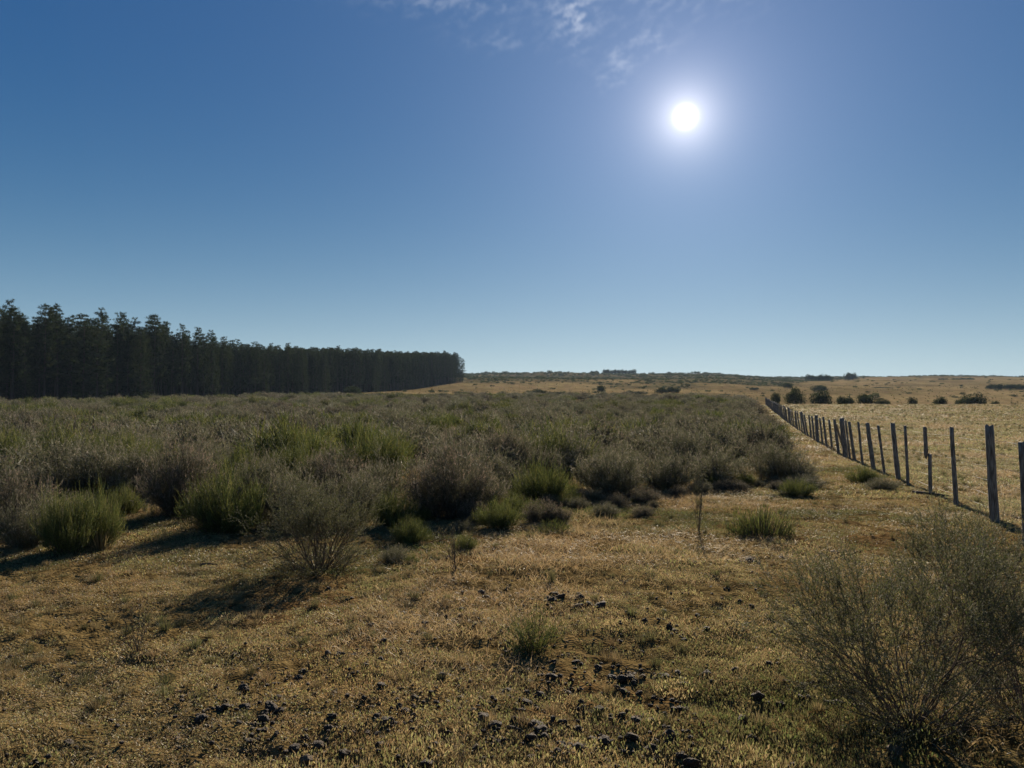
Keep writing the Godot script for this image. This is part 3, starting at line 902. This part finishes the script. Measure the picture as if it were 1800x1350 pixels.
func make_bushes() -> void:
	var cols := [Color(0.035, 0.047, 0.018), Color(0.047, 0.055, 0.024), Color(0.028, 0.04, 0.016)]
	var bush := []
	for k in 4: bush.append(cloud_mesh(26, 150, 0.075, 1.0, cols))
	var stems := stem_mesh(0.3, 0.07, 4)
	var i := 0
	for b in BUSHES:
		var o := thing("round_tree" if i == 0 else "bush", spot(b[0], b[1], 0.1), b[4], "tree" if i == 0 else "bush")
		o.rotation.y = rnd(0, TAU)
		o.scale = Vector3(b[3] * 1.05, b[2] * 1.05, b[3] * 1.05)
		part("trunk" if i == 0 else "stem", stems, mat.bark, o)
		part("crown" if i == 0 else "foliage", bush[i % 4], mat.needle, o)
		i += 1
	var crown := []
	for k in 4: crown.append(cloud_mesh(22, 120, 0.09, 1.0, cols))
	for t in TREES:
		var o := thing("far_tree", spot(t[0], t[1], 0.2), t[4], "tree", t[5])
		o.rotation.y = rnd(0, TAU)
		o.scale = Vector3(t[3] * 1.2, t[2] * 1.35, t[3] * 1.2)
		part("trunk", stems, mat.bark, o)
		part("crown", crown[rng.randi() % 4], mat.needle, o)
	# hillside scrub, one mass
	var low := []
	for k in 3: low.append(cloud_mesh(6, 60, 0.16, 0.9, cols))
	var where := [[], [], []]
	var tints := [PackedColorArray(), PackedColorArray(), PackedColorArray()]
	for n in 26000:
		var f := pow(rng.randf(), 0.8) * 1250.0 + 240.0
		var x := rnd(-0.35, 0.72) * f
		if forest_side(x, f) < 5.0 and f < 495.0: continue
		if x / f > 0.3 and f < 290.0: continue
		var d := heath(x, f)
		if rng.randf() > d * (0.35 + 0.5 * smoothstep(0.0, 0.4, patchn.get_noise_2d(x * 1.4, f * 0.7 + 900.0))) + 0.035: continue
		var s := rnd(0.5, 1.5) * lerpf(0.9, 1.6, smoothstep(300.0, 1200.0, f))
		if rng.randf() < 0.04: s *= 1.8
		var k := rng.randi() % 3
		where[k].append(Transform3D(Basis(Vector3.UP, rnd(0, TAU)).scaled(Vector3(s * 1.6, s, s * 1.6)), spot(x, f, 0.1)))
		tints[k].push_back(vary(Color(1.9, 1.8, 1.7), 0.3))
	var root := Node3D.new()
	root.name = "hillside_scrub"
	add_child(root)
	tag(root, "low dark scrub spread over the far hills and ridge", "scrub", "", "stuff")
	for k in 3:
		var o := many("hillside_scrub_foliage", low[k], mat.needle, where[k], tints[k], root)
		o.set_meta("kind", "stuff")
	print("hill scrub ", where[0].size() * 3)

# ---------------------------------------------------------------- pines
func pine_meshes(h: float, start: float, spread: float) -> Array:
	var tr := Geo.new()
	var cr := Geo.new()
	var bark := Color(0.075, 0.06, 0.048)
	var cols := [Color(0.024, 0.036, 0.015), Color(0.034, 0.047, 0.02), Color(0.045, 0.055, 0.025)]
	var lean := Vector3(rnd(-0.02, 0.02), 0, rnd(-0.02, 0.02))
	var p := Vector3(0, -0.3, 0)
	for s in 8:
		var q := Vector3(0, h * (s + 1) / 8.0, 0) + lean * h * (s + 1) / 8.0 + Vector3(rnd(-0.06, 0.06), 0, rnd(-0.06, 0.06))
		tr.tube(p, q, 0.2 * (1.0 - s / 8.4), 0.2 * (1.0 - (s + 1) / 8.4), 6, vary(bark, 0.15))
		p = q
	var y := h * start
	while y < h - 0.2:
		var t := (y / h - start) / (1.0 - start)
		var reach := spread * (sqrt(maxf(0.0, 1.0 - pow(t, 2.2))) * 0.95 + 0.06) * smoothstep(-0.35, 0.15, t) * rnd(0.6, 1.15)
		var n := 5 if t < 0.85 else 4
		var a0 := rnd(0, TAU)
		for i in n:
			if rng.randf() < 0.12: continue
			var a := a0 + TAU * i / n + rnd(-0.3, 0.3)
			var out := Vector3(cos(a), 0, sin(a))
			var l := reach * rnd(0.65, 1.15)
			var b0 := lean * y + Vector3.UP * y
			var b1 := b0 + out * l + Vector3.UP * l * rnd(-0.25, 0.55)
			tr.tube(b0, b1, 0.035, 0.012, 3, vary(bark, 0.2))
			var m := int(l / 0.5) + 1
			for k in m:
				var u := 1.0 - 0.75 * (k + rng.randf() * 0.6) / m
				var c := b0.lerp(b1, u) + dir3() * 0.12
				var col := vary(pick(cols), 0.3)
				for j in 24:
					var q := c + dir3() * rnd(0.02, 0.3)
					var d := (out * 0.5 + Vector3.UP * 0.55 + dir3() * 1.0).normalized() * rnd(0.2, 0.42)
					cr.blade(q, q + d, d.cross(dir3()).normalized() * 0.036, col)
		y += rnd(0.42, 0.66)
	return [tr.mesh(), cr.mesh()]

func make_forest() -> void:
	var bare := []
	for k in 5: bare.append(pine_meshes(18.0, rnd(0.15, 0.36), rnd(2.2, 2.8)))
	var full := []
	for k in 5: full.append(pine_meshes(18.0, 0.03, rnd(2.4, 3.0)))
	var dirv := FOREST_D.normalized()
	var back := Vector2(-dirv.y, dirv.x)
	var a := FOREST_A
	var long := FOREST_D.length()
	var where := []
	var tints := []
	for k in 5:
		where.append([])
		tints.append(PackedColorArray())
	var s := -45.0
	var count := 0
	while s < long:
		for r in 12:
			var p := a + dirv * (s + rnd(-0.7, 0.7)) + back * (r * 3.6 + rnd(-0.6, 0.6) + 1.0)
			var k := s / long
			if r > 0: p += dirv * rnd(-1.0, 1.0)
			var tall := (1.0 - 0.10 * smoothstep(0.16, 0.26, k) * smoothstep(0.55, 0.35, k)) * lerpf(rnd(0.86, 1.08), rnd(0.95, 1.04), smoothstep(0.2, 0.5, k))
			tall *= 1.0 + lerpf(0.30, 0.12, smoothstep(0.1, 0.35, k)) * bump.get_noise_2d(s * 3.0, r * 9.0)
			tall *= lerpf(1.0, 0.8, smoothstep(long - 7.0, long + 3.0, s) * rnd(0.3, 1.0))
			if r < 2 and s > -12.0 and count < 230:
				var branched := r == 0 and rng.randf() < 0.25
				var m: Array = full[rng.randi() % 5] if branched else bare[rng.randi() % 5]
				if branched: tall *= rnd(0.75, 1.0)
				var part_of := "left end" if k < 0.12 else ("left half" if k < 0.4 else ("middle" if k < 0.75 else "right end"))
				var label := "dark bare-trunked pine in the %s of the plantation, %s" % [["front row", "second row"][r], part_of]
				var group := "plantation pines with bare trunks"
				if branched:
					label = "dark pine with low branches in the plantation's front row, %s" % part_of
					group = "edge pines branched to the ground"
				var o := thing("pine_tree", spot(p.x, p.y, 0.1), label, "tree", group)
				o.rotation.y = rnd(0, TAU)
				o.scale = Vector3(tall, tall, tall)
				part("trunk", m[0], mat.bark, o)
				part("crown", m[1], mat.needle, o)
				count += 1
			else:
				var v := rng.randi() % 5
				where[v].append(Transform3D(Basis(Vector3.UP, rnd(0, TAU)).scaled(Vector3.ONE * tall), spot(p.x, p.y, 0.1)))
				tints[v].push_back(vary(Color(1, 1, 1), 0.15))
		s += 3.7
	var order := ["first", "second", "third", "fourth", "fifth", "sixth", "seventh"]
	var e := 0
	for q in [[-0.565, 16.5], [-0.506, 16.0], [-0.41, 16.0], [-0.34, 13.5], [-0.288, 13.0], [-0.258, 10.0], [-0.19, 11.0]]:
		var t: float = (-93.0 - 140.0 * q[0]) / (340.0 * q[0] - 63.0)
		var g := a + FOREST_D * t - back * 4.5
		var o := thing("pine_tree", spot(g.x, g.y, 0.1), "paler pine branched to the ground in front of the plantation edge, %s from the left" % order[e], "tree", "pines standing forward of the edge")
		o.rotation.y = rnd(0, TAU)
		var z: float = q[1] / 18.0
		o.scale = Vector3(z * 1.15, z, z * 1.15)
		part("trunk", full[e % 5][0], mat.bark, o)
		part("crown", full[e % 5][1], mat.needle, o)
		e += 1
	for y in [[-88.5, 140.0, 5.6, "young cone-shaped pine standing in front of the plantation at far left"], [-69.0, 252.0, 9.5, "half-grown bushy pine standing out from the plantation edge"], [-88.0, 150.0, 2.6, "knee-high young pine beside the cone-shaped one at far left"]]:
		var o := thing("young_pine", spot(y[0], y[1], 0.05), y[3], "tree")
		var q: float = y[2] / 18.0
		o.scale = Vector3(q * 1.5, q, q * 1.5)
		part("trunk", full[0][0], mat.bark, o)
		part("crown", full[0][1], mat.needle, o)
	var root := Node3D.new()
	root.name = "pine_forest"
	add_child(root)
	tag(root, "dark inner rows of the pine plantation behind its edge", "forest", "", "stuff")
	for k in 5:
		for i in 2:
			var o := many("pine_forest_trunks" if i == 0 else "pine_forest_crowns", full[k][i], mat.bark if i == 0 else mat.needle, where[k], tints[k], root)
			o.set_meta("kind", "stuff")
	print("pines ", count)

# ---------------------------------------------------------------- fence
func post_mesh(h: float, r: float, ragged: float, sharp := false) -> ArrayMesh:
	var st := SurfaceTool.new()
	st.begin(Mesh.PRIMITIVE_TRIANGLES)
	var n := 9
	var rows := 8
	var pts := []
	var off := []
	for j in n: off.append(rnd(0.8, 1.15))
	for i in rows + 1:
		var t := float(i) / rows
		var ring := []
		for j in n:
			var a := TAU * j / n
			var rr: float = r * off[j] * rnd(0.93, 1.07) * (1.06 - 0.14 * t)
			if sharp and i == 0: rr *= 0.12
			var y := -0.25 + (h + 0.25) * t
			if i == rows: y += ragged * rnd(-1, 0.4)
			ring.append(Vector3(cos(a) * rr, y, sin(a) * rr) + Vector3(sin(t * 5.0) * r * 0.12, 0, cos(t * 4.0) * r * 0.1))
		pts.append(ring)
	for i in rows:
		for j in n:
			var k := (j + 1) % n
			for v in [pts[i][j], pts[i + 1][k], pts[i][k], pts[i][j], pts[i + 1][j], pts[i + 1][k]]:
				st.add_vertex(v)
	var c := Vector3.ZERO
	for p in pts[rows]: c += p / n
	for j in n:
		st.add_vertex(pts[rows][j]); st.add_vertex(c); st.add_vertex(pts[rows][(j + 1) % n])
	st.index()
	st.generate_normals()
	return st.commit()

func make_fence() -> void:
	var fence := thing("wire_fence", spot(6.5, 10.63), "old wooden post and wire fence running away along the paddock", "fence")
	var at := fence.position
	# [distance, height, radius, lean left, ragged top]
	var posts := [[8.85, 1.2, 0.055, 0.05, 0.03], [10.63, 1.36, 0.06, 0.03, 0.06], [12.59, 1.3, 0.036, 0.05, 0.02], [16.3, 1.27, 0.036, 0.03, 0.02], [17.3, 1.3, 0.048, 0.12, 0.04], [19.0, 1.26, 0.034, 0.12, 0.02], [20.7, 1.29, 0.05, 0.11, 0.04], [22.6, 1.28, 0.036, 0.12, 0.02], [24.2, 1.28, 0.046, 0.12, 0.03], [25.3, 1.28, 0.034, 0.12, 0.02], [26.6, 1.35, 0.085, 0.08, 0.03]]
	var f := 28.3
	while f < 131.0:
		posts.append([f, rnd(1.2, 1.34), rnd(0.036, 0.06) if rng.randf() > 0.15 else 0.085, rnd(0.06, 0.16), 0.03])
		f += rnd(1.7, 2.3)
	for p in posts:
		var here := spot(fence_x(p[0]) - (0.2 if p[0] < 9.0 else 0.0), p[0])
		var o := part("post", post_mesh(p[1], p[2], p[4]), mat.wood, fence)
		o.position = here - at
		o.rotation = Vector3(rnd(-0.03, 0.03), rnd(0, TAU), 0)
		o.basis = Basis(Vector3(0, 0, 1), p[3]) * o.basis
	# the snapped post: a stub in the ground and its upper half hanging on the wires
	var stub := part("broken_post_stub", post_mesh(0.80, 0.034, 0.05), mat.wood, fence)
	stub.position = spot(7.79, 14.33) - at
	stub.set_meta("label", "stub of a snapped fence post")
	var hang := part("hanging_post_piece", post_mesh(0.36, 0.04, 0.02, true), mat.wood, fence)
	hang.position = spot(7.72, 14.36) - at + Vector3(0, 0.92, 0)
	hang.rotation.z = 0.02
	hang.set_meta("label", "upper half of a snapped post hanging on the wires")
	# brace against the thick post and its props
	var brace := Geo.new()
	brace.tube(Vector3(0, 0, 0), Vector3(-0.5, 1.1, 0.4), 0.04, 0.035, 7, Color(0.2, 0.18, 0.16))
	var b := part("brace", brace.mesh(), mat.wood, fence)
	b.position = spot(fence_x(27.2) + 0.1, 27.2) - at
	for hgt in [0.18, 0.38, 0.58, 0.78, 0.98, 1.16]:
		var g := Geo.new()
		var prev := Vector3.ZERO
		for i in posts.size():
			var p = posts[i]
			var q: Vector3 = spot(fence_x(p[0]), p[0]) - at + Vector3(-sin(p[3]) * hgt, hgt * cos(p[3]) + rnd(-0.015, 0.015), p[2] * 0.9)
			if i > 0:
				var m := prev.lerp(q, 0.5) + Vector3.DOWN * rnd(0.0, 0.03)
				g.tube(prev, m, 0.0018, 0.0018, 3, Color.WHITE)
				g.tube(m, q, 0.0018, 0.0018, 3, Color.WHITE)
			prev = q
		part("wire", g.mesh(), mat.wire, fence)

# ---------------------------------------------------------------- clods, stones and sticks
func clod_mesh(seed_: int) -> ArrayMesh:
	var n := FastNoiseLite.new()
	n.seed = seed_
	n.frequency = 0.7
	n.fractal_octaves = 3
	var st := SurfaceTool.new()
	st.begin(Mesh.PRIMITIVE_TRIANGLES)
	var s := SphereMesh.new()
	s.radius = 1.0
	s.height = 2.0
	s.radial_segments = 18
	s.rings = 10
	var arr := s.get_mesh_arrays()
	var v: PackedVector3Array = arr[Mesh.ARRAY_VERTEX]
	var flat := rnd(0.75, 1.0)
	for i in arr[Mesh.ARRAY_INDEX]:
		var p := v[i]
		p *= 1.0 + 0.5 * n.get_noise_3dv(p * 1.2) + 0.14 * n.get_noise_3dv(p * 5.0)
		st.add_vertex(p * Vector3(1, flat, rnd(1, 1)))
	st.index()
	st.generate_normals()
	return st.commit()

func make_clods() -> void:
	var kinds := []
	for k in 7: kinds.append(clod_mesh(100 + k))
	var i := 0
	var lumps := CLODS.duplicate()
	for k in 80:   # smaller ones strewn between
		var f := rnd(3.5, 6.8)
		lumps.append([rnd(-0.25, 0.42) * f, f, rnd(0.012, 0.021)])
	for k in 60:
		var f := rnd(3.4, 4.7)
		lumps.append([rnd(-0.3, 0.34) * f, f, rnd(0.018, 0.031)])
	for c in lumps:
		var r: float = c[2]
		var o := MeshInstance3D.new()
		o.name = numbered("clod")
		o.mesh = kinds[i % 7]
		o.material_override = mat.clod
		add_child(o, true)
		o.position = spot(c[0], c[1]) + Vector3.UP * r * 0.3
		o.rotation = Vector3(rnd(-0.5, 0.5), rnd(0, TAU), rnd(-0.5, 0.5))
		o.scale = Vector3(r * rnd(0.9, 1.15), r * rnd(0.55, 0.85), r * rnd(0.75, 1.2))
		var pile: bool = c[1] < 4.6 and c[0] > 0.1 and c[0] < 0.6
		var place := "bottom left" if c[0] < -1.6 else ("left of the bottom heap" if c[0] < 0.1 else ("right of the bottom heap" if c[0] < 1.3 else "beside the nearest twiggy shrub"))
		if c[1] > 5.2: place = "farther out, right of the small green shrub" if c[0] > 0.0 else "farther out, left of the small green shrub"
		var big := "large" if r > 0.032 else ("tiny" if r < 0.0211 else "middling")
		tag(o, "%s dark clod in the heap at the bottom centre" % big if pile else "%s dark clod loose on the turf, %s" % [big, place], "clod", "clods of the bottom heap" if pile else "loose clods on the turf")
		i += 1
	i = 0
	for c in PALE:
		var o := MeshInstance3D.new()
		o.name = numbered("pale_stone")
		o.mesh = kinds[3 + i]
		o.material_override = mat.pale
		add_child(o, true)
		o.position = spot(c[0], c[1]) + Vector3.UP * c[2] * 0.5
		o.rotation.y = rnd(0, TAU)
		o.scale = Vector3.ONE * c[2]
		tag(o, ["pale tan stone at the bottom edge, left of centre", "pale tan stone under the nearest twiggy shrub"][i], "stone")
		i += 1
	# crumbs nobody would count
	var where := []
	var tints := PackedColorArray()
	for n in 2000:
		var src = CLODS[rng.randi() % CLODS.size()]
		var wide := rng.randf() < 0.5
		var x: float = src[0] + rng.randfn(0.0, 1.0 if wide else 0.16)
		var f: float = src[1] + rng.randfn(0.0, 1.0 if wide else 0.16)
		if f < 2.0: continue
		var r := rnd(0.004, 0.014)
		where.append(Transform3D(Basis.from_euler(Vector3(rnd(0, 6), rnd(0, 6), rnd(0, 6))).scaled(Vector3(r, r * 0.7, r)), spot(x, f) + Vector3.UP * r * 0.8))
		tints.push_back(Color.WHITE)
	var o := many("soil_crumbs", kinds[0], mat.clod, where, tints, self)
	tag(o, "small dark crumbs of soil strewn over the turf", "crumbs", "", "stuff")
	for s in [[1.65, 10.06, 2.25, 9.6, "thin fallen stick lying on the turf right of centre"], [-3.22, 7.71, -2.85, 7.65, "short fallen stick on the turf left of the lone shrub"], [7.55, 14.5, 7.95, 14.0, "short dark log lying at the foot of the snapped fence post"]]:
		var p := spot(s[0], s[1])
		var q := spot(s[2], s[3])
		var thick := 0.012 if s[0] < 5.0 else 0.032
		var g := Geo.new()
		var prev := Vector3.UP * thick
		for k in 4:
			var e := (q - p) * (k + 1) / 4.0 + Vector3(rnd(-0.03, 0.03), thick, rnd(-0.03, 0.03))
			g.tube(prev, e, thick * (1.0 - k * 0.12), thick * (0.88 - k * 0.12), 6, vary(STEM, 0.2))
			prev = e
		var t := thing("log" if thick > 0.03 else "stick", p, s[4], "log" if thick > 0.03 else "stick")
		part("wood", g.mesh(), mat.bark, t)

# ----------------------------------------------------------------
func _ready() -> void:
	rng.seed = 20240
	var cam := Camera3D.new()
	cam.name = "camera"
	cam.position = Vector3(0, EYE, 0)
	cam.fov = 53.04
	cam.near = 0.05
	cam.far = 9000.0
	add_child(cam)
	cam.current = true
	var sun_to := Vector3(0.2254, 0.3474, -1.0).normalized()
	var env := Environment.new()
	env.background_mode = Environment.BG_SKY
	env.sky = make_sky(sun_to)
	env.tonemap_mode = Environment.TONE_MAPPER_LINEAR
	env.tonemap_exposure = 2.0
	env.fog_enabled = true
	env.fog_density = 0.0001
	env.fog_light_color = Color(0.74, 0.84, 0.95)
	env.sdfgi_enabled = true
	env.ssao_enabled = true
	env.ssil_enabled = true
	var we := WorldEnvironment.new()
	we.name = "environment"
	we.environment = env
	add_child(we)
	var sun := DirectionalLight3D.new()
	sun.name = "sun"
	sun.light_energy = 1.6
	sun.light_color = Color(1.0, 0.945, 0.855)
	sun.light_angular_distance = 0.5
	sun.shadow_enabled = true
	add_child(sun)
	sun.basis = Basis.looking_at(-sun_to)

	bump.seed = 3
	bump.frequency = 0.05
	bump.fractal_octaves = 3
	patchn.seed = 8
	patchn.frequency = 0.01
	patchn.fractal_octaves = 4
	slope_a = slopes(PROFILE_A)
	slope_b = slopes(PROFILE_B)
	make_materials()
	var t0 := Time.get_ticks_msec()
	make_ground()
	print("ground ", Time.get_ticks_msec() - t0)
	make_forest()
	make_bushes()
	make_fence()
	make_shrubs()
	make_clods()
	make_tussocks()
	make_turf()
	print("all ", Time.get_ticks_msec() - t0)
